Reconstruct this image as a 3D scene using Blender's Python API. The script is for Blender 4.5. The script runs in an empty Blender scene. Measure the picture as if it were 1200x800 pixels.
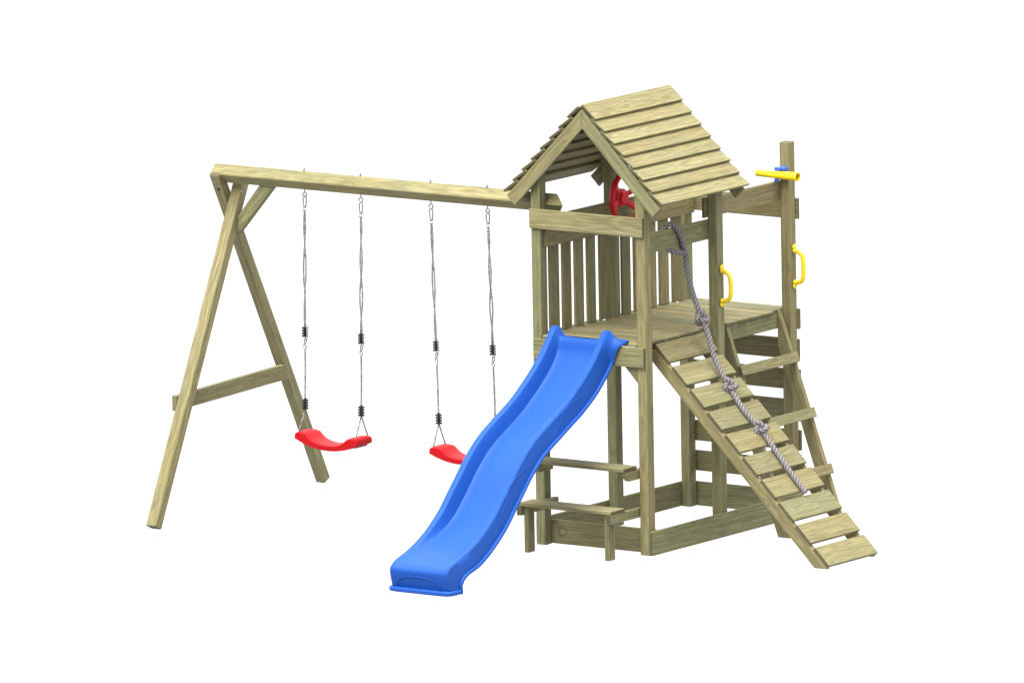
import bpy, math, random
from mathutils import Vector, Matrix

random.seed(7)
SC = bpy.context.scene
COL = SC.collection
V = Vector

# ------------------------------------------------------------------ camera
cam_d = bpy.data.cameras.new('camera')
cam = bpy.data.objects.new('camera', cam_d)
COL.objects.link(cam)
SC.camera = cam
cam_d.sensor_width = 36.0
cam_d.lens = 551.97
cam_d.clip_start = 1.0
cam_d.clip_end = 1000.0
_r = V((0.81483411, 0.57941521, -0.01798271))
_u = V((-0.07859522, 0.14115702, 0.98686245))
_f = V((-0.5743415, 0.80271583, -0.16055882))
cam.matrix_world = Matrix(((_r.x, _u.x, -_f.x, 57.09190046),
                           (_r.y, _u.y, -_f.y, -80.02285292),
                           (_r.z, _u.z, -_f.z, 17.29717035),
                           (0, 0, 0, 1)))

# ------------------------------------------------------------------ white studio surround and two large soft lamps
world = bpy.data.worlds.new('World')
SC.world = world
world.use_nodes = True
bg = world.node_tree.nodes['Background']
bg.inputs['Color'].default_value = (1, 1, 1, 1)
bg.inputs['Strength'].default_value = 1.0
_wn, _wl = world.node_tree.nodes, world.node_tree.links
_tc = _wn.new('ShaderNodeTexCoord')
_sx = _wn.new('ShaderNodeSeparateXYZ')
_mr = _wn.new('ShaderNodeMapRange')            # white all round, brighter overhead like a studio ceiling
_mr.interpolation_type = 'SMOOTHSTEP'
_mr.inputs['From Min'].default_value = 0.0
_mr.inputs['From Max'].default_value = 0.5
_mr.inputs['To Min'].default_value = 1.2
_mr.inputs['To Max'].default_value = 2.6
_wl.new(_tc.outputs['Generated'], _sx.inputs[0])
_wl.new(_sx.outputs[2], _mr.inputs['Value'])
_wl.new(_mr.outputs[0], bg.inputs['Strength'])

_tgt = V((0.0, 0.4, 1.3))
for _nm, _dir, _size, _watts in (('overhead_softbox', V((0.14, -0.14, 0.98)), 14.0, 14500.0),
                                 ('front_softbox', V((-0.05, -0.68, 0.73)), 12.0, 8500.0)):
    lamp_d = bpy.data.lights.new(_nm, 'AREA')
    lamp_d.shape = 'DISK'
    lamp_d.size = _size
    lamp_d.energy = _watts
    lamp_d.color = (1.0, 0.97, 0.91)
    lamp = bpy.data.objects.new(_nm, lamp_d)
    COL.objects.link(lamp)
    _dir.normalize()
    lamp.location = _tgt + _dir * 25.0
    lamp.rotation_euler = (-_dir).to_track_quat('-Z', 'Y').to_euler()

SC.view_settings.view_transform = 'Standard'
SC.view_settings.look = 'None'
SC.view_settings.exposure = 0.0
SC.view_settings.gamma = 1.0

# ------------------------------------------------------------------ helpers

class MB:
    """collects shapes of ONE mesh; every vertex carries grain coordinates (along, across, across) and a tint"""
    def __init__(self):
        self.v, self.f, self.g, self.t, self.m, self.e = [], [], [], [], [], []

    def add(self, verts, faces, grain=None, tint=None, mat=0, ends=None):
        o = len(self.v)
        tint = random.random() if tint is None else tint
        self.v += [V(p) for p in verts]
        self.g += [tuple(p) for p in (grain if grain is not None else verts)]
        self.t += [tint] * len(verts)
        self.e += list(ends) if ends is not None else [0.0] * len(verts)
        self.f += [tuple(i + o for i in f) for f in faces]
        self.m += [mat] * len(faces)

    def build(self, name, mats, parent=None, smooth=False, label=None):
        me = bpy.data.meshes.new(name)
        off = parent_world(parent)
        me.from_pydata([tuple(p - off) for p in self.v], [], self.f)
        for mt in (mats if isinstance(mats, (list, tuple)) else [mats]):
            me.materials.append(mt)
        a = me.attributes.new('grain', 'FLOAT_VECTOR', 'POINT')
        a.data.foreach_set('vector', [c for p in self.g for c in p])
        a = me.attributes.new('tint', 'FLOAT', 'POINT')
        a.data.foreach_set('value', self.t)
        a = me.attributes.new('endgrain', 'FLOAT', 'POINT')
        a.data.foreach_set('value', self.e)
        me.polygons.foreach_set('material_index', self.m)
        me.polygons.foreach_set('use_smooth', [smooth] * len(me.polygons))
        me.update()
        if smooth:
            me.set_sharp_from_angle(angle=math.radians(38))
        o = bpy.data.objects.new(name, me)
        COL.objects.link(o)
        if parent is not None:
            o.parent = parent
        if label:
            o['label'] = label
        return o


def parent_world(p):
    off = V((0, 0, 0))
    while p is not None:
        off += p.location
        p = p.parent
    return off


def thing(name, label, cat, loc, group=None):
    o = bpy.data.objects.new(name, None)
    o.empty_display_size = 0.1
    COL.objects.link(o)
    o.location = loc
    o['label'] = label
    o['category'] = cat
    if group:
        o['group'] = group
    return o


def obox(mb, c, ax, ay, az, lx, ly, lz, ch=0.003, tint=None):
    """chamfered box: centre c, unit axes, full lengths; grain runs along ax"""
    c = V(c)
    h = (lx / 2, ly / 2, lz / 2)
    ch = min(ch, min(h) * 0.45)
    idx, vs, gs, es = {}, [], [], []
    ro = (random.uniform(0, 40), random.uniform(-.03, .03), random.uniform(.015, .06) * random.choice((-1, 1)))
    if random.random() < 0.5:
        ro = (ro[0], ro[2], ro[1])
    for sx in (-1, 1):
        for sy in (-1, 1):
            for sz in (-1, 1):
                for k in range(3):
                    q = [sx * (h[0] - ch), sy * (h[1] - ch), sz * (h[2] - ch)]
                    s = (sx, sy, sz)
                    q[k] = s[k] * h[k]
                    idx[(sx, sy, sz, k)] = len(vs)
                    vs.append(c + ax * q[0] + ay * q[1] + az * q[2])
                    es.append(1.0 if k == 0 else 0.0)
                    gs.append((q[0] + ro[0], q[1] + ro[1], q[2] + ro[2]))
    fs = []

    def quad(a):
        p = [vs[i] for i in a]
        n = (p[1] - p[0]).cross(p[2] - p[0])
        m = sum(p, V((0, 0, 0))) / len(p) - c
        fs.append(tuple(a) if n.dot(m) > 0 else tuple(reversed(a)))
    for k in range(3):
        i, j = [a for a in range(3) if a != k]
        for s in (-1, 1):
            q = []
            for a, b in ((-1, -1), (1, -1), (1, 1), (-1, 1)):
                key = [0, 0, 0]
                key[k], key[i], key[j] = s, a, b
                q.append(idx[(key[0], key[1], key[2], k)])
            quad(q)
        for a in (-1, 1):          # chamfers between faces i and j, along k
            for b in (-1, 1):
                q = []
                for s, w in ((-1, i), (-1, j), (1, j), (1, i)):
                    key = [0, 0, 0]
                    key[k], key[i], key[j] = s, a, b
                    q.append(idx[(key[0], key[1], key[2], w)])
                quad(q)
    for sx in (-1, 1):
        for sy in (-1, 1):
            for sz in (-1, 1):
                quad([idx[(sx, sy, sz, k)] for k in range(3)])
    mb.add(vs, fs, gs, tint, 0, es)


X, Y, Z = V((1, 0, 0)), V((0, 1, 0)), V((0, 0, 1))


def box(mb, x0, x1, y0, y1, z0, z1, along='x', ch=0.003, tint=None):
    c = ((x0 + x1) / 2, (y0 + y1) / 2, (z0 + z1) / 2)
    L = (x1 - x0, y1 - y0, z1 - z0)
    if along == 'x':
        obox(mb, c, X, Y, Z, L[0], L[1], L[2], ch, tint)
    elif along == 'y':
        obox(mb, c, Y, Z, X, L[1], L[2], L[0], ch, tint)
    else:
        obox(mb, c, Z, X, Y, L[2], L[0], L[1], ch, tint)


def prism(mb, poly, axis, a0, a1, grain_dir, tint=None, ch=0.0025):
    """polygon (2D) extruded along axis ('x': poly is (y,z); 'y': poly is (x,z); 'z': (x,y)); chamfered rims"""
    n = len(poly)
    P = [V((p[0], p[1])) for p in poly]
    area = sum(P[i].x * P[(i + 1) % n].y - P[(i + 1) % n].x * P[i].y for i in range(n))
    if area < 0:
        P.reverse()
    ins = []
    for i in range(n):
        a, b, c = P[i - 1], P[i], P[(i + 1) % n]
        d1, d2 = (b - a).normalized(), (c - b).normalized()
        n1, n2 = V((-d1.y, d1.x)), V((-d2.y, d2.x))
        m = n1 + n2
        ins.append(b + m * (ch / max(0.3, 1 + n1.dot(n2))))

    def to3(q, h):
        return V((h, q.x, q.y)) if axis == 'x' else V((q.x, h, q.y)) if axis == 'y' else V((q.x, q.y, h))
    vs = [to3(q, a0) for q in ins] + [to3(q, a0 + ch) for q in P] + [to3(q, a1 - ch) for q in P] + [to3(q, a1) for q in ins]
    fs = [tuple(range(n))[::-1], tuple(range(3 * n, 4 * n))]
    for k in range(3):
        for i in range(n):
            j = (i + 1) % n
            fs.append((k * n + i, k * n + j, (k + 1) * n + j, (k + 1) * n + i))
    cen = sum(vs, V((0, 0, 0))) / len(vs)
    f0 = fs[1]
    nn = (vs[f0[1]] - vs[f0[0]]).cross(vs[f0[2]] - vs[f0[1]])
    if nn.dot(to3(V((0, 0)), 1.0)) < 0:
        fs = [tuple(reversed(f)) for f in fs]
    gd = V(grain_dir).normalized()
    sd = gd.cross({'x': X, 'y': Y, 'z': Z}[axis]).normalized()
    td = gd.cross(sd)
    ro = (random.uniform(0, 40), random.uniform(-.03, .03), random.uniform(.015, .06))
    gs = [((p - cen).dot(gd) + ro[0], (p - cen).dot(sd) + ro[1], (p - cen).dot(td) + ro[2]) for p in vs]
    mb.add(vs, fs, gs, tint)


def frames(path):
    """parallel-transport frames along a list of points"""
    P = [V(p) for p in path]
    T = []
    for i in range(len(P)):
        a, b = P[max(0, i - 1)], P[min(len(P) - 1, i + 1)]
        T.append((b - a).normalized())
    n = T[0].orthogonal().normalized()
    out = []
    for i in range(len(P)):
        n = (n - T[i] * n.dot(T[i])).normalized()
        out.append((P[i], n, T[i].cross(n)))
    return out


def catmull(pts, n):
    """n samples per span of a Catmull-Rom spline through pts (tuples of any length)"""
    out = []
    m = len(pts)
    for i in range(m - 1):
        p0, p1, p2, p3 = pts[max(0, i - 1)], pts[i], pts[i + 1], pts[min(m - 1, i + 2)]
        for k in range(n):
            t = k / n
            out.append(tuple(0.5 * (2 * b + (c - a) * t + (2 * a - 5 * b + 4 * c - d) * t * t + (3 * b - a - 3 * c + d) * t ** 3)
                             for a, b, c, d in zip(p0, p1, p2, p3)))
    out.append(tuple(pts[-1]))
    return out


def tube(mb, path, rad, seg=10, closed=False, mat=0, tint=0.5, caps=True):
    fr = frames(path)
    n = len(fr)
    vs, fs = [], []
    for i, (p, a, b) in enumerate(fr):
        r = rad[i] if isinstance(rad, (list, tuple)) else rad
        for k in range(seg):
            t = 2 * math.pi * k / seg
            vs.append(p + a * (r * math.cos(t)) + b * (r * math.sin(t)))
    for i in range(n - 1 if not closed else n):
        j = (i + 1) % n
        for k in range(seg):
            l = (k + 1) % seg
            fs.append((i * seg + k, i * seg + l, j * seg + l, j * seg + k))
    if caps and not closed:
        fs.append(tuple(range(seg))[::-1])
        fs.append(tuple(range((n - 1) * seg, n * seg)))
    mb.add(vs, fs, None, tint, mat)


def resample(path, step):
    P = [V(p) for p in path]
    out = [P[0]]
    acc = 0.0
    for a, b in zip(P, P[1:]):
        d = (b - a).length
        while acc + d >= step:
            t = (step - acc) / d
            a = a + (b - a) * t
            d = (b - a).length
            out.append(a.copy())
            acc = 0.0
        acc += d
    out.append(P[-1])
    return out


def twisted(mb, path, r_all, strands=3, pitch=0.06, seg=7, step=0.006, mats=None, off_=.54, rs_=.50):
    """rope laid from helical strands"""
    P = resample(path, step)
    fr = frames(P)
    off = r_all * off_
    rs = r_all * rs_
    for s in range(strands):
        pts, d = [], 0.0
        for i, (p, a, b) in enumerate(fr):
            if i:
                d += (p - fr[i - 1][0]).length
            t = 2 * math.pi * (d / pitch + s / strands)
            pts.append(p + a * (off * math.cos(t)) + b * (off * math.sin(t)))
        tube(mb, pts, rs, seg, mat=(mats[s] if mats else 0), tint=random.random())


def lathe(mb, prof, c, axis=Z, seg=20, mat=0):
    """profile of (radius, height) about an axis through c"""
    axis = V(axis).normalized()
    a = axis.orthogonal().normalized()
    b = axis.cross(a)
    c = V(c)
    vs, fs = [], []
    for r, h in prof:
        for k in range(seg):
            t = 2 * math.pi * k / seg
            vs.append(c + axis * h + a * (r * math.cos(t)) + b * (r * math.sin(t)))
    for i in range(len(prof) - 1):
        for k in range(seg):
            l = (k + 1) % seg
            fs.append((i * seg + k, i * seg + l, (i + 1) * seg + l, (i + 1) * seg + k))
    fs.append(tuple(range(seg))[::-1])
    fs.append(tuple(range((len(prof) - 1) * seg, len(prof) * seg)))
    mb.add(vs, fs, None, 0.5, mat)


def ball(mb, c, r, sq=(1, 1, 1), seg=14, rings=9):
    c = V(c)
    vs, fs = [], []
    for i in range(rings + 1):
        p = math.pi * i / rings
        for k in range(seg):
            t = 2 * math.pi * k / seg
            vs.append(c + V((r * sq[0] * math.sin(p) * math.cos(t), r * sq[1] * math.sin(p) * math.sin(t), r * sq[2] * math.cos(p))))
    for i in range(rings):
        for k in range(seg):
            l = (k + 1) % seg
            fs.append((i * seg + k, (i + 1) * seg + k, (i + 1) * seg + l, i * seg + l))
    mb.add(vs, fs, None, 0.5)

# ------------------------------------------------------------------ materials

def nmat(name):
    m = bpy.data.materials.new(name)
    m.use_nodes = True
    nt = m.node_tree
    return m, nt, nt.nodes['Principled BSDF']


def wood_material():
    m, nt, bs = nmat('pressure_treated_pine')
    N, L = nt.nodes.new, nt.links.new

    def node(t, **k):
        n = N(t)
        for a, b in k.items():
            setattr(n, a, b)
        return n

    def math_(op, a, b=None, c=None):
        n = node('ShaderNodeMath', operation=op)
        for i, q in enumerate((a, b, c)):
            if q is None:
                continue
            if isinstance(q, (int, float)):
                n.inputs[i].default_value = q
            else:
                L(q, n.inputs[i])
        return n.outputs[0]

    def mix(fac, a, b, mode='MIX'):
        n = node('ShaderNodeMix', data_type='RGBA', blend_type=mode)
        if isinstance(fac, (int, float)):
            n.inputs[0].default_value = fac
        else:
            L(fac, n.inputs[0])
        for i, q in ((6, a), (7, b)):
            if isinstance(q, tuple):
                n.inputs[i].default_value = q
            else:
                L(q, n.inputs[i])
        return n.outputs[2]

    def scaled(vec, s):
        n = node('ShaderNodeVectorMath', operation='MULTIPLY')
        L(vec, n.inputs[0])
        n.inputs[1].default_value = s
        return n.outputs[0]

    def noise(vec, scale, detail=3.0, rough=0.55, dist=0.0):
        n = node('ShaderNodeTexNoise')
        L(vec, n.inputs['Vector'])
        n.inputs['Scale'].default_value = scale
        n.inputs['Detail'].default_value = detail
        n.inputs['Roughness'].default_value = rough
        n.inputs['Distortion'].default_value = dist
        return n.outputs[0]

    def ramp(fac, stops):
        n = node('ShaderNodeValToRGB')
        e = n.color_ramp.elements
        e[0].position, e[0].color = stops[0]
        e[1].position, e[1].color = stops[-1]
        for p, c in stops[1:-1]:
            k = e.new(p)
            k.color = c
        L(fac, n.inputs[0])
        return n.outputs[0]

    ga = node('ShaderNodeAttribute', attribute_name='grain').outputs['Vector']
    ti = node('ShaderNodeAttribute', attribute_name='tint').outputs['Fac']
    eg = node('ShaderNodeAttribute', attribute_name='endgrain').outputs['Fac']
    sep = node('ShaderNodeSeparateXYZ')
    L(ga, sep.inputs[0])
    u, v, w = sep.outputs
    # growth rings about a wandering pith: straight lines where it runs true, cathedral arches where it tilts
    w1 = noise(scaled(ga, (1.7, 3.0, 3.0)), 1.0, 2.0)
    w2 = noise(scaled(ga, (2.3, 5.0, 5.0)), 1.0, 2.0)
    v2 = math_('ADD', v, math_('MULTIPLY', math_('SUBTRACT', w1, 0.5), 0.11))
    z2 = math_('ADD', w, math_('MULTIPLY', math_('SUBTRACT', w2, 0.5), 0.11))
    rad = math_('SQRT', math_('ADD', math_('MULTIPLY', v2, v2), math_('MULTIPLY', z2, z2)))
    ringf = math_('FRACT', math_('MULTIPLY', rad, 50.0))
    ring = math_('POWER', ringf, 2.2)
    ring = math_('MULTIPLY', ring, math_('MULTIPLY', math_('SUBTRACT', 1.0, ringf), 3.6))
    streak = noise(scaled(ga, (0.9, 95.0, 95.0)), 1.0, 4.0, 0.62)
    fibre = noise(scaled(ga, (7.0, 150.0, 150.0)), 1.0, 4.0, 0.65)
    patch2 = noise(scaled(ga, (3.1, 11.0, 11.0)), 1.3, 2.0)
    patch = noise(scaled(ga, (1.5, 7.0, 7.0)), 1.0, 3.0, 0.6)
    # knots: sparse cells
    vo = node('ShaderNodeTexVoronoi', feature='F1')
    L(scaled(ga, (3.6, 9.0, 4.0)), vo.inputs['Vector'])
    vo.inputs['Scale'].default_value = 1.0
    rnd = node('ShaderNodeSeparateColor')
    L(vo.outputs['Color'], rnd.inputs[0])
    knot_on = math_('GREATER_THAN', rnd.outputs[0], 0.62)
    kd = vo.outputs['Distance']
    knot = math_('MULTIPLY', knot_on, ramp(kd, [(0.0, (1, 1, 1, 1)), (0.10, (.75, .75, .75, 1)), (0.17, (0, 0, 0, 1))]))
    halo = math_('MULTIPLY', knot_on, ramp(kd, [(0.0, (1, 1, 1, 1)), (0.33, (0, 0, 0, 1))]))

    base = ramp(streak, [(0.30, (0.142, 0.116, 0.050, 1)), (0.43, (0.188, 0.158, 0.070, 1)), (0.56, (0.208, 0.180, 0.084, 1)), (0.70, (0.256, 0.228, 0.124, 1))])
    # board to board differences: greener, browner, paler
    tintc = ramp(ti, [(0.0, (0.86, 0.97, 0.92, 1)), (0.35, (1.0, 1.01, 1.0, 1)), (0.65, (1.06, 0.99, 0.88, 1)), (1.0, (1.00, 0.92, 0.90, 1))])
    col = mix(1.0, base, tintc, 'MULTIPLY')
    hsh = math_('FRACT', math_('MULTIPLY', ti, 17.31))
    col = mix(1.0, col, ramp(hsh, [(0.0, (0.84, 0.84, 0.85, 1)), (0.5, (1.0, 1.0, 1.0, 1)), (1.0, (1.12, 1.12, 1.11, 1))]), 'MULTIPLY')
    col = mix(math_('MULTIPLY', math_('MULTIPLY', ring, 0.85), ramp(patch2, [(0.32, (.30, .30, .30, 1)), (0.60, (1.0, 1.0, 1.0, 1))])), col, (0.098, 0.070, 0.026, 1))
    col = mix(ramp(patch, [(0.52, (0, 0, 0, 1)), (0.80, (.42, .42, .42, 1))]), col, (0.128, 0.146, 0.078, 1))
    col = mix(ramp(patch, [(0.20, (.40, .40, .40, 1)), (0.40, (0, 0, 0, 1))]), col, (0.240, 0.158, 0.078, 1))
    col = mix(math_('MULTIPLY', halo, 0.40), col, (0.255, 0.235, 0.130, 1))
    col = mix(math_('MULTIPLY', knot, 0.75), col, (0.095, 0.066, 0.030, 1))
    core = math_('MULTIPLY', knot_on, ramp(kd, [(0.0, (1, 1, 1, 1)), (0.075, (.8, .8, .8, 1)), (0.105, (0, 0, 0, 1))]))
    col = mix(math_('MULTIPLY', core, 0.8), col, (0.235, 0.215, 0.135, 1))
    fb = ramp(fibre, [(0.32, (0.70, 0.70, 0.70, 1)), (0.68, (1.24, 1.24, 1.24, 1))])
    col = mix(1.0, col, fb, 'MULTIPLY')
    col = mix(1.0, col, (0.735, 0.785, 0.845, 1), 'MULTIPLY')
    col = mix(math_('MULTIPLY', eg, 0.72), col, (0.034, 0.029, 0.016, 1))
    L(col, bs.inputs['Base Color'])
    bs.inputs['Roughness'].default_value = 0.72
    bs.inputs['Specular IOR Level'].default_value = 0.25
    bp = node('ShaderNodeBump')
    bp.inputs['Strength'].default_value = 0.35
    bp.inputs['Distance'].default_value = 0.003
    L(math_('ADD', math_('MULTIPLY', fibre, 0.6), math_('MULTIPLY', streak, 0.8)), bp.inputs['Height'])
    L(bp.outputs[0], bs.inputs['Normal'])
    return m


def plastic(name, col, rough=0.4, spec=0.4, var=0.04, bump=0.0):
    m, nt, bs = nmat(name)
    tc = nt.nodes.new('ShaderNodeTexCoord')
    no = nt.nodes.new('ShaderNodeTexNoise')
    no.inputs['Scale'].default_value = 6.0
    no.inputs['Detail'].default_value = 4.0
    nt.links.new(tc.outputs['Object'], no.inputs['Vector'])
    rp = nt.nodes.new('ShaderNodeValToRGB')
    e = rp.color_ramp.elements
    e[0].position, e[1].position = 0.3, 0.7
    e[0].color = tuple(c * (1 - var) for c in col) + (1,)
    e[1].color = tuple(min(1, c * (1 + var)) for c in col) + (1,)
    nt.links.new(no.outputs[0], rp.inputs[0])
    nt.links.new(rp.outputs[0], bs.inputs['Base Color'])
    n2 = nt.nodes.new('ShaderNodeTexNoise')
    n2.inputs['Scale'].default_value = 220.0
    nt.links.new(tc.outputs['Object'], n2.inputs['Vector'])
    mr = nt.nodes.new('ShaderNodeMapRange')
    mr.inputs[3].default_value = rough - 0.06
    mr.inputs[4].default_value = rough + 0.06
    nt.links.new(n2.outputs[0], mr.inputs[0])
    nt.links.new(mr.outputs[0], bs.inputs['Roughness'])
    bs.inputs['Specular IOR Level'].default_value = spec
    if bump:
        bp = nt.nodes.new('ShaderNodeBump')
        bp.inputs['Strength'].default_value = bump
        bp.inputs['Distance'].default_value = 0.001
        nt.links.new(n2.outputs[0], bp.inputs['Height'])
        nt.links.new(bp.outputs[0], bs.inputs['Normal'])
    return m


def metal(name, col, rough):
    m, nt, bs = nmat(name)
    bs.inputs['Metallic'].default_value = 1.0
    tc = nt.nodes.new('ShaderNodeTexCoord')
    no = nt.nodes.new('ShaderNodeTexNoise')
    no.inputs['Scale'].default_value = 90.0
    nt.links.new(tc.outputs['Object'], no.inputs['Vector'])
    mr = nt.nodes.new('ShaderNodeMapRange')
    mr.inputs[3].default_value = rough - 0.08
    mr.inputs[4].default_value = rough + 0.08
    nt.links.new(no.outputs[0], mr.inputs[0])
    nt.links.new(mr.outputs[0], bs.inputs['Roughness'])
    bs.inputs['Base Color'].default_value = col + (1,)
    return m


def fibre_rope(name, c0, c1, scale):
    m, nt, bs = nmat(name)
    tc = nt.nodes.new('ShaderNodeTexCoord')
    no = nt.nodes.new('ShaderNodeTexNoise')
    no.inputs['Scale'].default_value = scale
    no.inputs['Detail'].default_value = 3.0
    nt.links.new(tc.outputs['Object'], no.inputs['Vector'])
    rp = nt.nodes.new('ShaderNodeValToRGB')
    e = rp.color_ramp.elements
    e[0].position, e[1].position = 0.42, 0.58
    e[0].color, e[1].color = c0 + (1,), c1 + (1,)
    nt.links.new(no.outputs[0], rp.inputs[0])
    nt.links.new(rp.outputs[0], bs.inputs['Base Color'])
    bs.inputs['Roughness'].default_value = 0.8
    bs.inputs['Specular IOR Level'].default_value = 0.2
    return m


WOOD = wood_material()
BLUE = plastic('blue_slide_plastic', (0.007, 0.051, 0.255), 0.48, 0.14, 0.03)
BLUE2 = plastic('blue_bracket_plastic', (0.03, 0.08, 0.42), 0.4, 0.35)
RED = plastic('red_swing_plastic', (0.30, 0.003, 0.006), 0.5, 0.10, 0.05)
RED2 = plastic('red_wheel_plastic', (0.44, 0.007, 0.015), 0.42, 0.25, 0.04)
YEL = plastic('yellow_plastic', (0.56, 0.41, 0.006), 0.36, 0.35, 0.03)
BLACK = plastic('black_plastic', (0.006, 0.006, 0.007), 0.5, 0.2)
STEEL = metal('galvanised_steel', (0.26, 0.26, 0.27), 0.42)
HOLE_SHADE = plastic('painted_hole_shade', (0.015, 0.013, 0.010), 0.9, 0.1)  # near-black colour standing in for the shade inside a hole
ROPE = fibre_rope('grey_rope_fibre', (0.125, 0.116, 0.121), (0.195, 0.182, 0.189), 260.0)
ROPE2 = fibre_rope('dark_rope_fibre', (0.060, 0.055, 0.060), (0.100, 0.092, 0.099), 260.0)
CORD = fibre_rope('speckled_swing_cord', (0.035, 0.033, 0.033), (0.30, 0.288, 0.284), 140.0)

# ------------------------------------------------------------------ play tower
W, w, Y1, Y2 = 0.876, 0.07, 0.801, 1.6153
t = 0.022
tower = thing('play_tower', 'wooden play tower with pitched plank roof, raised platform and picket side', 'play tower', (W / 2, 0.84, 0))


def part(name, fn, parent, label=None):
    mb = MB()
    fn(mb)
    return mb.build(name, WOOD, parent, label=label)

# posts (under the roof they stop below the boards)
RA = 2.829                                        # apex of the rafters' upper edge


def roof_z(x):
    return RA - abs(x - W / 2)


for (px, py, tall) in ((0, 0, 0), (W - w, 0, 0), (0, Y1, 0), (W - w, Y1, 0), (0, Y2, 1), (W - w, Y2, 1)):
    mb = MB()
    if tall:
        box(mb, px, px + w, py, py + w, 0, 2.427, 'z')
    else:
        zi = roof_z(px if px > 0.4 else px + w) - 0.022
        zo = roof_z(px + w if px > 0.4 else px) - 0.022
        poly = [(px, 0), (px + w, 0), (px + w, zo if px > 0.4 else zi), (px, zi if px > 0.4 else zo)]
        prism(mb, poly, 'y', py, py + w, (0, 0, 1))
    mb.build('post', WOOD, tower)

# horizontal rails
part('front_rail', lambda m: box(m, 0, W - .001, -t, -.001, 2.035, 2.160, 'x', tint=.45), tower)
part('front_platform_board', lambda m: box(m, .014, .868, -t, -.001, 1.202, 1.330, 'x', tint=.1), tower)
part('picket_rail', lambda m: box(m, w + .001, w + t, .03, 1.684, 1.910, 2.105, 'y', tint=.9), tower)
part('side_rail', lambda m: box(m, W - w - t, W - w - .001, .03, .835, 1.909, 2.036, 'y', tint=.05), tower)
part('side_rail', lambda m: box(m, W - w - t, W - w - .001, .768, 1.66, 2.050, 2.176, 'y', tint=.95), tower)
part('back_rail', lambda m: box(m, -.012, .892, Y2 + w + .001, Y2 + w + t, 1.925, 2.060, 'x', tint=.6), tower)

# picket side between the left posts
mb = MB()
ys = [(.100, .211), (.241, .344), (.377, .480), (.513, .612), (.650, .785)]
ys += [(.897, 1.000), (1.033, 1.142), (1.176, 1.286), (1.316, 1.425), (1.459, 1.570)]
for i, (a, b) in enumerate(ys):
    box(mb, w - .017, w - .0005, a, b - .007, 1.353, 2.06 - .004 * (i % 3), 'z', tint=[.405, .64, .345, .23, .58, .29, .69, .46, .345, .64][i])
mb.build('picket_panel', WOOD, tower)

# platform floor: boards across, with two boards thickness of joist below
mb = MB()
yy = .003
k = 0
while yy < 1.70:
    b = min(yy + .122, 1.705)
    xa, xb = .001, .838 + random.uniform(-.003, .003)
    cuts = []
    for (p0, p1) in ((0, w), (Y1, Y1 + w), (Y2, Y2 + w)):
        if b > p0 and yy < p1:
            cuts.append((p0, p1))
    if cuts:
        xa, xb = w + .001, W - w - .001
    box(mb, xa, xb, yy, b, 1.330, 1.352, 'x', ch=.005, tint=(.62, .12, .40, .80, .30)[k % 5])
    yy = b + .015
    k += 1
mb.build('platform_floor', WOOD, tower)
mb = MB()
box(mb, .783, .805, .001, 1.684, 1.228, 1.3295, 'y', tint=.05)
mb.build('joist', WOOD, tower)
mb = MB()
box(mb, w + .001, w + t, .001, 1.684, 1.228, 1.3295, 'y', tint=.9)
mb.build('joist', WOOD, tower)
mb = MB()
box(mb, w + t + .001, .782, .80, .822, 1.228, 1.3295, 'x', tint=.4)
mb.build('joist', WOOD, tower)

# diagonal braces under the platform
part('brace', lambda m: prism(m, [(.8055, 1.088), (.8055, 1.180), (.690, 1.300), (.600, 1.300)], 'y', .012, .042, (-.7, 0, .72), tint=.1), tower)
part('brace', lambda m: prism(m, [(.0705, 1.088), (.0705, 1.180), (.186, 1.300), (.276, 1.300)], 'y', .012, .042, (.7, 0, .72), tint=.6), tower)
part('brace', lambda m: prism(m, [(Y1 - .0005, 1.088), (Y1 - .0005, 1.180), (.690, 1.227), (.650, 1.227)], 'x', .020, .050, (0, -.7, .72), tint=.3), tower)

# sandpit boards round the foot
part('sandpit_board', lambda m: box(m, .001, W - .001, w + .001, w + t + .004, .003, .156, 'x', tint=.5), tower)
part('sandpit_board', lambda m: box(m, W + .0005, W + t, .001, 1.695, .001, .155, 'y', tint=.1), tower)
part('sandpit_board', lambda m: box(m, -t, -.0005, .028, 1.70, .001, .160, 'y', tint=.3), tower)
part('sandpit_board', lambda m: box(m, .001, .892, Y2 + w + .001, Y2 + w + t, .001, .158, 'x', tint=.2), tower)

# climbing boards across the back
for i, z0 in enumerate((.229, .425, .621, .818, 1.015, 1.213)):
    part('back_board', lambda m: box(m, .001, .886 + random.uniform(-.004, .006), Y2 + w + .001, Y2 + w + t, z0, z0 + .132, 'x'), tower)

# roof: lapped boards on both slopes, barge boards at both gables
roof = MB()
S2 = math.sqrt(.5)
for side in (1, -1):
    d = V((side * S2, 0, -S2))
    n = V((side * S2, 0, S2))
    ap = V((W / 2, 0, RA))
    for k in range(8):
        s1 = .119 + .1022 * k
        s0 = s1 - .128 if k else (-.016 if side == 1 else .004)
        th = .0165
        lo = ap + d * s1 + n * (th * 2.0)
        up = ap + d * s0 + n * (th * (0.55 if k else 1.45))
        ax = (lo - up).normalized()
        nn = V((side * abs(ax.z), 0, abs(ax.x)))
        y0, y1 = -.050 + random.uniform(-.0012, .0012), .922 + random.uniform(-.0015, .0015)
        cc = (lo + up) / 2 + V((0, (y0 + y1) / 2, 0))
        tint = random.choice((.3, .4, .55, .6, .5))
        obox(roof, cc, Y, ax, nn, y1 - y0, (lo - up).length, th, .003, tint)
roof_o = roof.build('roof', WOOD, tower)
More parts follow.
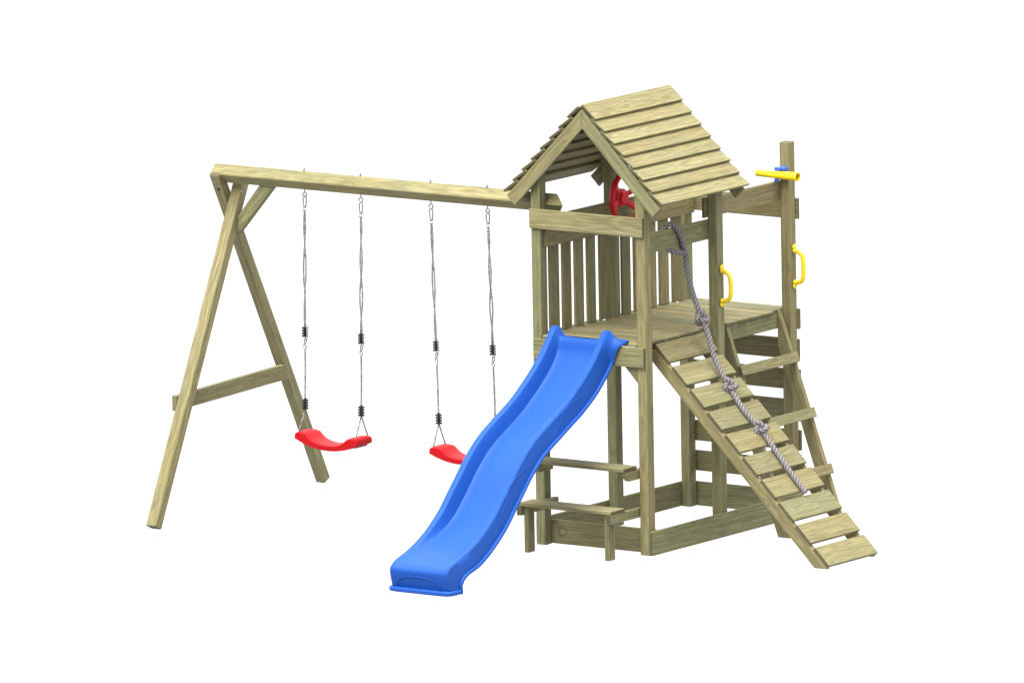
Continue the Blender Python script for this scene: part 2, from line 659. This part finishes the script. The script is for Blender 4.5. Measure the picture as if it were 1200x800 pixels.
for (ya, yb) in ((-.044, -.020), (.878, .902)):
    for side in (1, -1):
        mb = MB()
        L_ = .838
        dep = .088
        ax0 = W / 2
        p = [(ax0, RA), (ax0 + side * L_ * S2, RA - L_ * S2),
             (ax0 + side * (L_ * S2 - dep * S2), RA - L_ * S2 - dep * S2), (ax0, RA - dep / S2)]
        if side == 1:
            p = [(q[0] + (.0006 if abs(q[0] - ax0) < 1e-6 else 0), q[1]) for q in p]
        prism(mb, p, 'y', ya, yb, (side * S2, 0, -S2), tint=.25 if side == 1 else .6)
        mb.build('barge_board', WOOD, roof_o)

# coach bolt in the front sandpit board
mb = MB()
lathe(mb, [(.007, 0), (.007, .003), (.003, .005)], (.245, w - .0005, .085), -Y, 12)
mb.build('bolt', STEEL, tower, smooth=True)

# ------------------------------------------------------------------ swing frame
frame = thing('swing_set', 'long wooden swing beam with splayed timber legs, fixed to the tower', 'swing set', (-2.5, 0.2, 0))
BY, BZ, HD = .134, 2.181, .063


def rot_box(mb, p0, p1, side, lw, lt, tint=None, ch=.004):
    p0, p1 = V(p0), V(p1)
    ax = (p1 - p0).normalized()
    ay = (V(side) - ax * V(side).dot(ax)).normalized()
    obox(mb, (p0 + p1) / 2, ax, ay, ax.cross(ay), (p1 - p0).length, lw, lt, ch, tint)


# beam: square timber lying on edge, pointed where it enters the tower
mb = MB()
c8 = .004
ring = []
for k in range(4):
    a0 = math.pi / 2 * k
    p = V((math.cos(a0), math.sin(a0))) * HD
    tng = V((-math.sin(a0), math.cos(a0)))
    ring += [p * (1 - c8 / HD) - tng * c8, p * (1 - c8 / HD) + tng * c8]
vs, gs = [], []
for (xx, sc) in ((-2.58, 1), (None, 1)):
    for q in ring:
        y_, z_ = BY + q.x, BZ + q.y
        x_ = xx if xx is not None else .200 - abs(q.x + HD) * 1.15 - max(0, q.y) * .25
        vs.append(V((x_, y_, z_)))
        gs.append((x_ + 3.3, q.x * .7 + q.y * .7 + .02, q.y * .7 - q.x * .7 + .05))
n_ = len(ring)
fs = [tuple(range(n_))[::-1], tuple(range(n_, 2 * n_))]
fs += [(i, (i + 1) % n_, n_ + (i + 1) % n_, n_ + i) for i in range(n_)]
fs = [tuple(reversed(f)) for f in fs]
mb.add(vs, fs, gs, .5)
beam = mb.build('beam', WOOD, frame)

mb = MB()
rot_box(mb, (-2.460, -.775, .012), (-2.460, .245, 2.112), X, .078, .072, tint=.5)
mb.build('leg', WOOD, frame)
mb = MB()
rot_box(mb, (-2.572, 1.225, .012), (-2.538, .082, 2.190), X, .07, .07, tint=.3)
mb.build('leg', WOOD, frame)
mb = MB()
prism(mb, [(-.445, .716), (.778, .750), (.727, .848), (-.445, .814)], 'x', -2.5375, -2.503, (0, 1, .028), tint=.35)
mb.build('crossbar', WOOD, frame)
mb = MB()
prism(mb, [(-2.235, 2.130), (-2.120, 2.130), (-2.4205, 1.790), (-2.4205, 1.905)], 'y', .146, .190, (.65, 0, .76), tint=.15)
mb.build('brace', WOOD, frame)
mb = MB()
lathe(mb, [(.010, 0), (.010, .0015)], (-2.533, .1005, 2.079), V((0, -.885, -.465)), 14)  # thin dark disc on the leg, painted shade of a bolt hole, no recess
mb.build('bolt_hole_shade_disc', HOLE_SHADE, frame)
mb = MB()
lathe(mb, [(.009, 0), (.009, .004), (.004, .007)], (-2.4205, .19, 2.06), X, 12)
mb.build('bolt', STEEL, frame, smooth=True)
EYES = (-1.873, -1.428, -.876, -.432)
for ex in EYES:
    mb = MB()
    tube(mb, [(ex, BY, BZ + .078), (ex, BY, BZ - .082)], .0045, 8)
    lathe(mb, [(.008, .0), (.008, .004), (.005, .005)], (ex, BY, BZ + .062), Z, 10)
    c = V((ex, BY, BZ - .094))
    tube(mb, [c + V((.0155 * math.sin(a), 0, .0155 * math.cos(a))) for a in [2 * math.pi * i / 18 for i in range(18)]], .0044, 7, closed=True)
    mb.build('eye_bolt', STEEL, frame, smooth=True)

# ------------------------------------------------------------------ swings

def ring_pts(c, r, a, b, n=18, squash=1.0):
    return [c + V(a) * (r * math.cos(2 * math.pi * i / n)) + V(b) * (r * squash * math.sin(2 * math.pi * i / n)) for i in range(n)]


def make_swing(x0, x1, label, lean=0.0, dx=0.0):
    xm = (x0 + x1) / 2
    top = BZ - .102
    root = thing('swing', label, 'swing', (xm, BY, top), 'red swings hanging from the beam')
    seat_z = .482
    for sx, xa in ((-1, x0), (1, x1)):
        # carabiner
        mb = MB()
        c = V((xa, BY, top - .040))
        tube(mb, [c + V((math.cos(2 * math.pi * i / 22) * (.012 + .003 * math.sin(2 * math.pi * i / 22)), 0, math.sin(2 * math.pi * i / 22) * .040)) for i in range(22)], .0044, 7, closed=True)
        tube(mb, ring_pts(V((xa, BY, top - .086)), 0.0150, (1, 0, 0), (0, .5, .87)), .0040, 7, closed=True)
        mb.build('carabiner', STEEL, root, smooth=True)
        # doubled cord above, single cord below
        zc1, zc2 = 1.195, .724
        mb = MB()
        z_t = top - .095
        for s in (-1, 1):
            pts = []
            for i in range(41):
                q = i / 40
                env = math.sin(math.pi * min(1, q * 1.0)) ** .6
                swap = math.cos(q * math.pi * (2.2 if sx < 0 else 2.9))
                pts.append((xa + s * .013 * swap * env + sx * .001, BY + s * .006 * math.sin(q * 5) * env, z_t + (zc1 - z_t) * q))
            twisted(mb, pts, .0068, 2, .030, 6, .008)
        mb.build('doubled_cord', CORD, root, smooth=True)
        # upper clamp
        for zc in (zc1, zc2):
            mb = MB()
            prof = [(.004, -.034)]
            for k in range(4):
                z0 = -.034 + .0172 * k
                prof += [(.0205, z0), (.0215, z0 + .001), (.0215, z0 + .0085), (.0205, z0 + .0095), (.0085, z0 + .0097), (.0085, z0 + .0171)]
            prof += [(.004, .036)]
            lathe(mb, prof, (xa, BY, zc), Z, 18)
            mb.build('cord_clamp', BLACK, root, smooth=False)
        # cord tail and adjusting hook under the upper clamp
        mb = MB()
        tail = catmull([(xa + .012, BY - .004, zc1 + .05), (xa + .024, BY - .010, zc1 + .0), (xa + .020, BY - .008, zc1 - .055), (xa + .004, BY - .004, zc1 - .078)], 8)
        twisted(mb, tail, .0046, 2, .026, 6, .008)
        mb.build('cord_tail', CORD, root, smooth=True)
        mb = MB()
        hk = catmull([(xa, BY, zc1 - .040), (xa + .008, BY, zc1 - .052), (xa + .010, BY, zc1 - .068), (xa - .006, BY, zc1 - .082), (xa - .009, BY, zc1 - .100), (xa + .002, BY, zc1 - .112), (xa + .010, BY, zc1 - .102), (xa + .004, BY, zc1 - .086), (xa - .006, BY, zc1 - .070), (xa - .002, BY, zc1 - .048)], 6)
        tube(mb, hk, .0040, 7)
        mb.build('hook', STEEL, root, smooth=True)
        mb = MB()
        twisted(mb, [(xa, BY, zc1 - .108), (xa + .002, BY, (zc1 + zc2) / 2), (xa, BY, zc2 + .03)], .0076, 2, .030, 6, .008)
        for sy in (-1, 1):
            twisted(mb, [(xa, BY, zc2 - .034), (xa + sx * .004, BY + sy * .066, seat_z + .066)], .0060, 2, .026, 6, .008)
        mb.build('seat_cord', CORD, root, smooth=True)
    # seat: a moulded strip, dished in the middle, humped and turned down at both ends
    mb = MB()
    half = (x1 - x0) / 2 + .020
    prof = [(-1.00, .030), (-1.005, .052), (-.985, .066), (-.93, .072), (-.80, .071), (-.68, .064), (-.58, .044), (-.46, .025), (-.30, .013), (-.15, .008), (0, .006)]
    prof = prof + [(-a, b) for a, b in prof[-2::-1]]
    prof = catmull(prof, 3)
    under = []
    for a, b in prof:
        lo = min(-.036 + .056 * a * a, b - .006)
        under.append(lo)
    cs = []
    nY = 12
    for (a, b), lo in zip(prof, under):
        row = []
        wy = .087 * (1 - .10 * (1 - abs(a)))
        for k in range(nY + 1):
            q = -1 + 2 * k / nY
            row.append(V((xm + a * half, BY + q * wy, seat_z + b - .007 * abs(q) ** 4)))
        for k in range(nY + 1):
            q = 1 - 2 * k / nY
            row.append(V((xm + a * (half - .004), BY + q * wy * .965, seat_z + lo + .004 * abs(q) ** 4)))
        cs.append(row)
    m_ = len(cs[0])
    vs = [p for r_ in cs for p in r_]
    fs = []
    for i in range(len(cs) - 1):
        for k in range(m_):
            l = (k + 1) % m_
            fs.append((i * m_ + k, i * m_ + l, (i + 1) * m_ + l, (i + 1) * m_ + k))
    fs.append(tuple(range(m_)))
    fs.append(tuple(range((len(cs) - 1) * m_, len(cs) * m_))[::-1])
    fs = [tuple(reversed(f)) for f in fs]
    mb.add(vs, fs, None, .5)
    seat = mb.build('seat', RED, root, smooth=True)
    # underside plates
    for sx in (-1, 1):
        mb = MB()
        box(mb, xm + sx * (half - .050) - .030, xm + sx * (half - .050) + .030, BY - .068, BY + .068, seat_z + .004, seat_z + .012)
        mb.build('underside_plate', STEEL, seat)
    return root


swing1 = make_swing(EYES[0], EYES[1], 'red dished swing seat hanging nearer the splayed outer legs')
swing2 = make_swing(EYES[2], EYES[3], 'red dished swing seat hanging nearer the tower, partly behind the blue slide')
swing1.rotation_euler = (0, math.radians(1.25), 0)
swing2.rotation_euler = (0, math.radians(-1.25), 0)

# ------------------------------------------------------------------ slide
slide = thing('slide', 'long blue wavy plastic slide running down from the tower platform', 'slide', (.391, -1.7, 0))
XC, WD = .391, .442
TE = [(-.20, 1.250), (-.308, 1.158), (-.447, 1.060), (-.542, 1.003), (-.696, .927), (-.818, .865), (-.91, .806), (-1.018, .716), (-1.111, .622),
      (-1.205, .528), (-1.303, .430), (-1.442, .328), (-1.563, .264), (-1.668, .222), (-1.755, .196)]
# stations: y, z, normal angle from vertical, bed depth, height, lip
ST = [(.014, 1.404, 0.0, .048, .050, .120), (-.016, 1.424, .05, .067, .074, .118), (-.054, 1.411, .14, .062, .100, .072),
      (-.120, 1.337, .62, .085, .150, .034)]
for i, (y_, z_) in enumerate(TE):
    a = TE[max(0, i - 1)]
    b = TE[min(len(TE) - 1, i + 1)]
    ang = math.atan2(-(b[1] - a[1]), -(b[0] - a[0]))
    D = .095 if y_ > -1.25 else max(.012, .095 * (1 - (-1.25 - y_) / .42))
    ST.append((y_, z_, ang, D, .152 if y_ > -.35 else .140 if y_ > -.5 else .130 if y_ > -1.6 else .118, .028))
ST[-1] = (-1.755, .196, .62, .012, .137, .028)
ST += [(-1.795, .178, .735, .008, .156, .026), (-1.824, .152, .894, .006, .163, .026), (-1.828, .118, 1.01, .006, .1545, .027), (-1.812, .050, 1.30, .006, .119, .028), (-1.798, .004, 1.541, .006, .101, .028)]
ST = catmull(ST, 5)


def section(H, D, lip):
    h = WD / 2
    D = max(D, .002)
    e = min(.012, D * .3)
    e2 = max(0, lip - .030)

    def half(lip, e2):
        return [(h + lip, -H), (h + lip + .002, -H + .006), (h + lip, -H + .014), (h + .011 + e2 * .6, -H + .0165), (h + .010 + e2 * .30, -H * .66), (h + .006 + e2 * .12, -H * .38), (h + .001, -.007),
                (h - .006, 0), (h - .014, 0), (h - .034, 0), (h - .043, -.003 if D > .02 else -D * .3), (h - .050, -e - .004 if D > .02 else -D * .5), (h - .060, -D * .62), (h - .070, -D + e * .5), (h - .086, -D), (h - .12, -D - .001)]
    L_ = [(-a, b) for a, b in half(min(lip, .030), 0)] + [(-.06, -D - .001), (.06, -D - .001)] + half(lip, e2)[::-1]
    # close underneath
    l2 = min(lip, .030)
    L_ += [(h + lip - .012, -H), (h - .02, -H + .006), (0, -max(H - .004, D + .002)), (-h + .02, -H + .006), (-h - l2 + .012, -H)]
    return L_


rows = []
for (y_, z_, an, D, H, lip) in ST:
    nv = V((0, -math.sin(an), math.cos(an)))
    rows.append([V((XC + a, y_, z_)) + nv * b for a, b in section(H, D, lip)])
m_ = len(rows[0])
vs = [p for r_ in rows for p in r_]
fs = []
for i in range(len(rows) - 1):
    for k in range(m_):
        l = (k + 1) % m_
        fs.append((i * m_ + k, (i + 1) * m_ + k, (i + 1) * m_ + l, i * m_ + l))
fs.append(tuple(range(m_)))
fs.append(tuple(range((len(rows) - 1) * m_, len(rows) * m_))[::-1])
mb = MB()
mb.add(vs, fs, None, .5)
chute = mb.build('chute', BLUE, slide, smooth=True)
# foot lip
mb = MB()
hw = WD / 2 + .026
foot = catmull([(XC - hw, -1.70), (XC - hw, -1.775), (XC - hw + .012, -1.815), (XC - hw + .055, -1.838), (XC, -1.842), (XC + hw - .055, -1.838), (XC + hw - .012, -1.815), (XC + hw, -1.775), (XC + hw, -1.70)], 5)
prism(mb, foot, 'z', .001, .030, (1, 0, 0), ch=.007)
mb.build('foot_flange', BLUE, slide, smooth=True)
# moulded arch on the front face
mb = MB()
arch = catmull([(-.185, .030), (-.172, .060), (-.140, .088), (-.080, .103), (.0, .106), (.080, .098), (.135, .078), (.175, .045), (.190, .030)], 5)
tube(mb, [(XC + a, -1.798 - .030 * (b - .004) / .114 - .0015, b) for a, b in arch], .0032, 6)
mb.build('arch_moulding', BLUE, slide, smooth=True)
# moulded wave line on the outer wall
GL = [(-.115, 1.262), (-.120, 1.200), (-.165, 1.110), (-.265, 1.068), (-.463, 1.030), (-.56, .975), (-.60, .915), (-.651, .855), (-.729, .769), (-.806, .728), (-.958, .689),
      (-1.095, .639), (-1.172, .562), (-1.201, .496), (-1.257, .426), (-1.321, .312), (-1.367, .249), (-1.459, .193), (-1.564, .165), (-1.66, .150)]
mb = MB()
tube(mb, [(XC + WD / 2 + .0085, a, b) for a, b in catmull(GL, 5)], .0026, 6)
mb.build('wave_moulding', BLUE, slide, smooth=True)

# ------------------------------------------------------------------ climbing ramp
ramp = thing('climbing_ramp', 'sloping wooden climbing ramp of ten spaced planks with a rope lying on it', 'climbing ramp', (1.95, .43, 0))
RX, RZ, RY0, RY1 = .840, 1.332, .155, .705
rd, rn = V((S2, 0, -S2)), V((S2, 0, S2))
for k in range(10):
    s0 = .1885 * k
    mb = MB()
    c = V((RX, (RY0 + RY1) / 2 + random.uniform(-.002, .002), RZ)) + rd * (s0 + .074) - rn * .012
    obox(mb, c, Y, rd, rn, RY1 - RY0 + random.uniform(-.003, .003), .151, .024, .003, [.7, .4, .2, .35, .6, .3, .5, .2, .55, .45][k])
    mb.build('plank', WOOD, ramp)
for ya, yb in ((RY0 + .001, RY0 + .035), (RY1 - .035, RY1 - .001)):
    mb = MB()
    top0 = V((RX, 0, RZ)) - rn * .0245
    dep = .077
    x_at0 = top0.x + top0.z                      # upper edge meets z=0
    b = (x_at0 - .012, .012)
    low0 = top0 - rn * dep
    x_low = low0.x + low0.z
    poly = [(.842, x_at0 - .842), b, (x_at0 - .014, .001), (x_low, .001), (.807, x_low - .807), (.807, x_at0 - .842)]
    prism(mb, poly, 'y', ya, yb, (S2, 0, -S2), tint=.6)
    mb.build('stringer', WOOD, ramp)
# ------------------------------------------------------------------ ladder
ladder = thing('ladder', 'short wooden ladder with flat rungs leaning on the platform beside the tall post', 'ladder', (1.25, 1.28, 0))


def lad_x(z):
    return .815 + .355 * (1.34 - z)


for ya, yb in ((.963, .998), (1.562, 1.597)):
    mb = MB()
    poly = [(.8065, 1.346), (.815, 1.346), (lad_x(.001), .001), (lad_x(.001) - .092, .001), (.8065, 1.115)]
    prism(mb, poly, 'y', ya, yb, (.335, 0, -.94), tint=.35 if ya < 1 else .6)
    mb.build('stringer', WOOD, ladder)
ld = V((.355, 0, -1)).normalized()
ln = V((1, 0, .355)).normalized()
for zt in (1.074, .726, .372):
    mb = MB()
    c = V((lad_x(zt), 1.28, zt)) + ld * .030 + ln * .0135
    obox(mb, c, Y, ld, ln, .645, .066, .026, .003, random.random())
    mb.build('rung', WOOD, ladder)

# ------------------------------------------------------------------ picnic shelf and bench under the slide
table = thing('picnic_table', 'narrow wooden table plank on brackets between the front posts', 'table', (.44, -.08, .49))
part('table_top', lambda m: box(m, .075, .8055, -.172, -.024, .553, .577, 'x', tint=.35), table)
for xa in (.768, .0705):
    mb = MB()
    prism(mb, [(.05, .552), (-.150, .552), (-.150, .532), (-.105, .487), (.05, .487)], 'x', xa, xa + .035, (0, 1, 0), tint=.5)
    mb.build('bracket', WOOD, table)
bench = thing('bench', 'low wooden bench plank on two legs in front of the sandpit boards', 'bench', (.44, -.23, 0))
part('seat', lambda m: box(m, .085, .800, -.312, -.155, .301, .323, 'x', tint=.4), bench)
for xa, lx in ((.766, .730), (.0705, .108)):
    part('arm', lambda m: box(m, xa, xa + .034, -.312, .105, .240, .300, 'y', tint=.15), bench)
    part('leg', lambda m: box(m, lx, lx + .0345, -.286, -.216, .001, .300, 'z', tint=.3), bench)

# ------------------------------------------------------------------ climbing rope
rope = thing('climbing_rope', 'thick grey knotted climbing rope looped on the side rail, lying down the ramp', 'rope', (1.3, .5, 1.0))


def knot(c, d, size=.033):
    """a fat overhand knot about point c on a rope of direction d"""
    d = V(d).normalized()
    a = d.orthogonal().normalized()
    b = d.cross(a)
    pts = []
    for i in range(49):
        q = 2 * math.pi * i / 48
        x_ = math.sin(q) + 2 * math.sin(2 * q)
        y_ = math.cos(q) - 2 * math.cos(2 * q)
        z_ = -math.sin(3 * q)
        pts.append(V(c) + (a * x_ + d * y_ * 1.05) * (size / 3.6) + b * (z_ * size * .42))
    return pts


RR = .0176
over = catmull([(.800, .538, 1.870), (.822, .505, 1.910), (.826, .470, 1.985), (.815, .425, 2.045), (.793, .395, 2.062), (.768, .385, 2.030), (.762, .390, 1.960), (.770, .400, 1.905),
                (.793, .425, 1.884), (.815, .475, 1.872), (.832, .530, 1.860)], 8)
main = catmull([(.790, .520, 1.905), (.806, .545, 1.860), (.822, .547, 1.729), (.880, .537, 1.571), (.945, .525, 1.452), (1.000, .515, 1.342), (1.040, .505, 1.226), (1.100, .503, 1.118), (1.166, .500, 1.037),
                (1.232, .478, .967), (1.306, .462, .892), (1.375, .472, .822), (1.414, .482, .784), (1.509, .466, .690), (1.654, .443, .545), (1.779, .434, .420)], 8)
mb = MB()
twisted(mb, over, RR, 6, .082, 7, .005, [0, 1, 0, 1, 0, 1], .66, .38)
tube(mb, resample(over, .01), RR * .62, 6, mat=1)
mb.build('loop', [ROPE, ROPE2], rope, smooth=True)
mb = MB()
twisted(mb, main, RR, 6, .082, 7, .005, [0, 1, 0, 1, 0, 1], .66, .38)
tube(mb, resample(main, .01), RR * .62, 6, mat=1)
mb.build('strand', [ROPE, ROPE2], rope, smooth=True)
for c, d in (((.940, .527, 1.456), (.06, -.01, -.12)), ((1.166, .500, 1.040), (.06, -.01, -.07)), ((1.410, .482, .790), (.07, 0, -.07))):
    mb = MB()
    kp = knot(c, d, .050)
    twisted(mb, kp, RR * .95, 6, .082, 7, .005, [0, 1, 0, 1, 0, 1], .66, .38)
    tube(mb, kp, RR * .60, 6, mat=1)
    mb.build('knot', [ROPE, ROPE2], rope, smooth=True)

# ------------------------------------------------------------------ steering wheel
wheel = thing('steering_wheel', 'red plastic steering wheel inside the tower under the roof', 'steering wheel', (.0925, .835, 2.112))
wc = V((.160, .835, 2.127))
hb = V((.118, .835, 2.123))
mb = MB()
vs, fs = [], []
NR, NS = 48, 10
for i in range(NR):
    th = 2 * math.pi * i / NR
    e = V((0, math.cos(th), math.sin(th)))
    for k in range(NS):
        ph = 2 * math.pi * k / NS
        vs.append(wc + e * (.165 + .0140 * math.cos(ph)) + X * (.022 * math.sin(ph)))
for i in range(NR):
    for k in range(NS):
        fs.append((i * NS + k, ((i + 1) % NR) * NS + k, ((i + 1) % NR) * NS + (k + 1) % NS, i * NS + (k + 1) % NS))
fs = [tuple(reversed(f)) for f in fs]
mb.add(vs, fs)
mb.build('rim', RED2, wheel, smooth=True)
for a in (.32, -.64, 2.50, 3.46):
    mb = MB()
    e = V((0, math.cos(a), math.sin(a)))
    rot_box(mb, hb + e * .030 - X * .004, wc + e * .160, X.cross(e), .034, .020)
    mb.build('spoke', RED2, wheel)
mb = MB()
lathe(mb, [(.030, -.047), (.030, -.02), (.058, -.012), (.058, .006), (.044, .012), (.041, .026), (.034, .031)], hb, X, 24)
mb.build('hub', RED2, wheel, smooth=False)

# ------------------------------------------------------------------ telescope
tele = thing('telescope', 'yellow toy telescope tube on a blue bracket on the tall post', 'telescope', (.84, 1.6153, 2.222))
ty, tz = 1.560, 2.223
mb = MB()
prof = [(.0165, 0), (.0205, .002), (.0215, .02), (.0250, .20), (.0280, .300), (.0300, .306), (.0300, .318), (.0285, .320), (.0235, .319), (.0220, .300), (.0200, .03)]
lathe(mb, prof, (.665, ty, tz + .002), V((1, 0, -.010)), 28)
mb.build('tube', YEL, tele, smooth=True)
mb = MB()
obox(mb, (.840, 1.602, tz + .008), X, Y, Z, .060, .026, .085, .005)
lathe(mb, [(.016, 0), (.018, .004), (.018, .018), (.014, .022)], (.838, ty + .002, tz + .030), Z, 18)
obox(mb, (.850, ty + .018, tz + .040), X, Y, Z, .044, .030, .022, .006)
obox(mb, (.815, ty + .004, tz + .038), X, Y, Z, .022, .022, .024, .006)
obox(mb, (.815, ty + .006, tz - .036), X, Y, Z, .026, .026, .022, .006)
mb.build('bracket', BLUE2, tele)

# ------------------------------------------------------------------ grab handles

def handle(y_, z1, z2, label):
    h = thing('grab_handle', label, 'grab handle', (W, y_, z2), 'yellow grab handles on posts')
    mb = MB()
    path = catmull([(W + .012, y_, z1 - .012), (W + .046, y_, z1 - .024), (W + .068, y_, z1 - .046), (W + .075, y_, z1 - .080), (W + .076, y_, (z1 + z2) / 2), (W + .075, y_, z2 + .066),
                    (W + .066, y_, z2 + .034), (W + .042, y_, z2 + .018), (W + .012, y_, z2 + .011)], 6)
    tube(mb, path, .0145, 12)
    mb.build('grip', YEL, h, smooth=True)
    for z_, s in ((z1, 1), (z2, -1)):
        mb = MB()
        ball(mb, (W + .008, y_, z_ + s * .008), .020, (.55, 1, 1.0))
        ball(mb, (W + .010, y_, z_ - s * .014), .019, (.7, 1, .9))
        mb.build('mount', YEL, h, smooth=True)
    return h


handle(.838, 1.722, 1.502, 'yellow grab handle on the post beneath the roof edge, between ramp and ladder')
handle(1.655, 1.740, 1.506, 'yellow grab handle on the tall end post below the telescope')
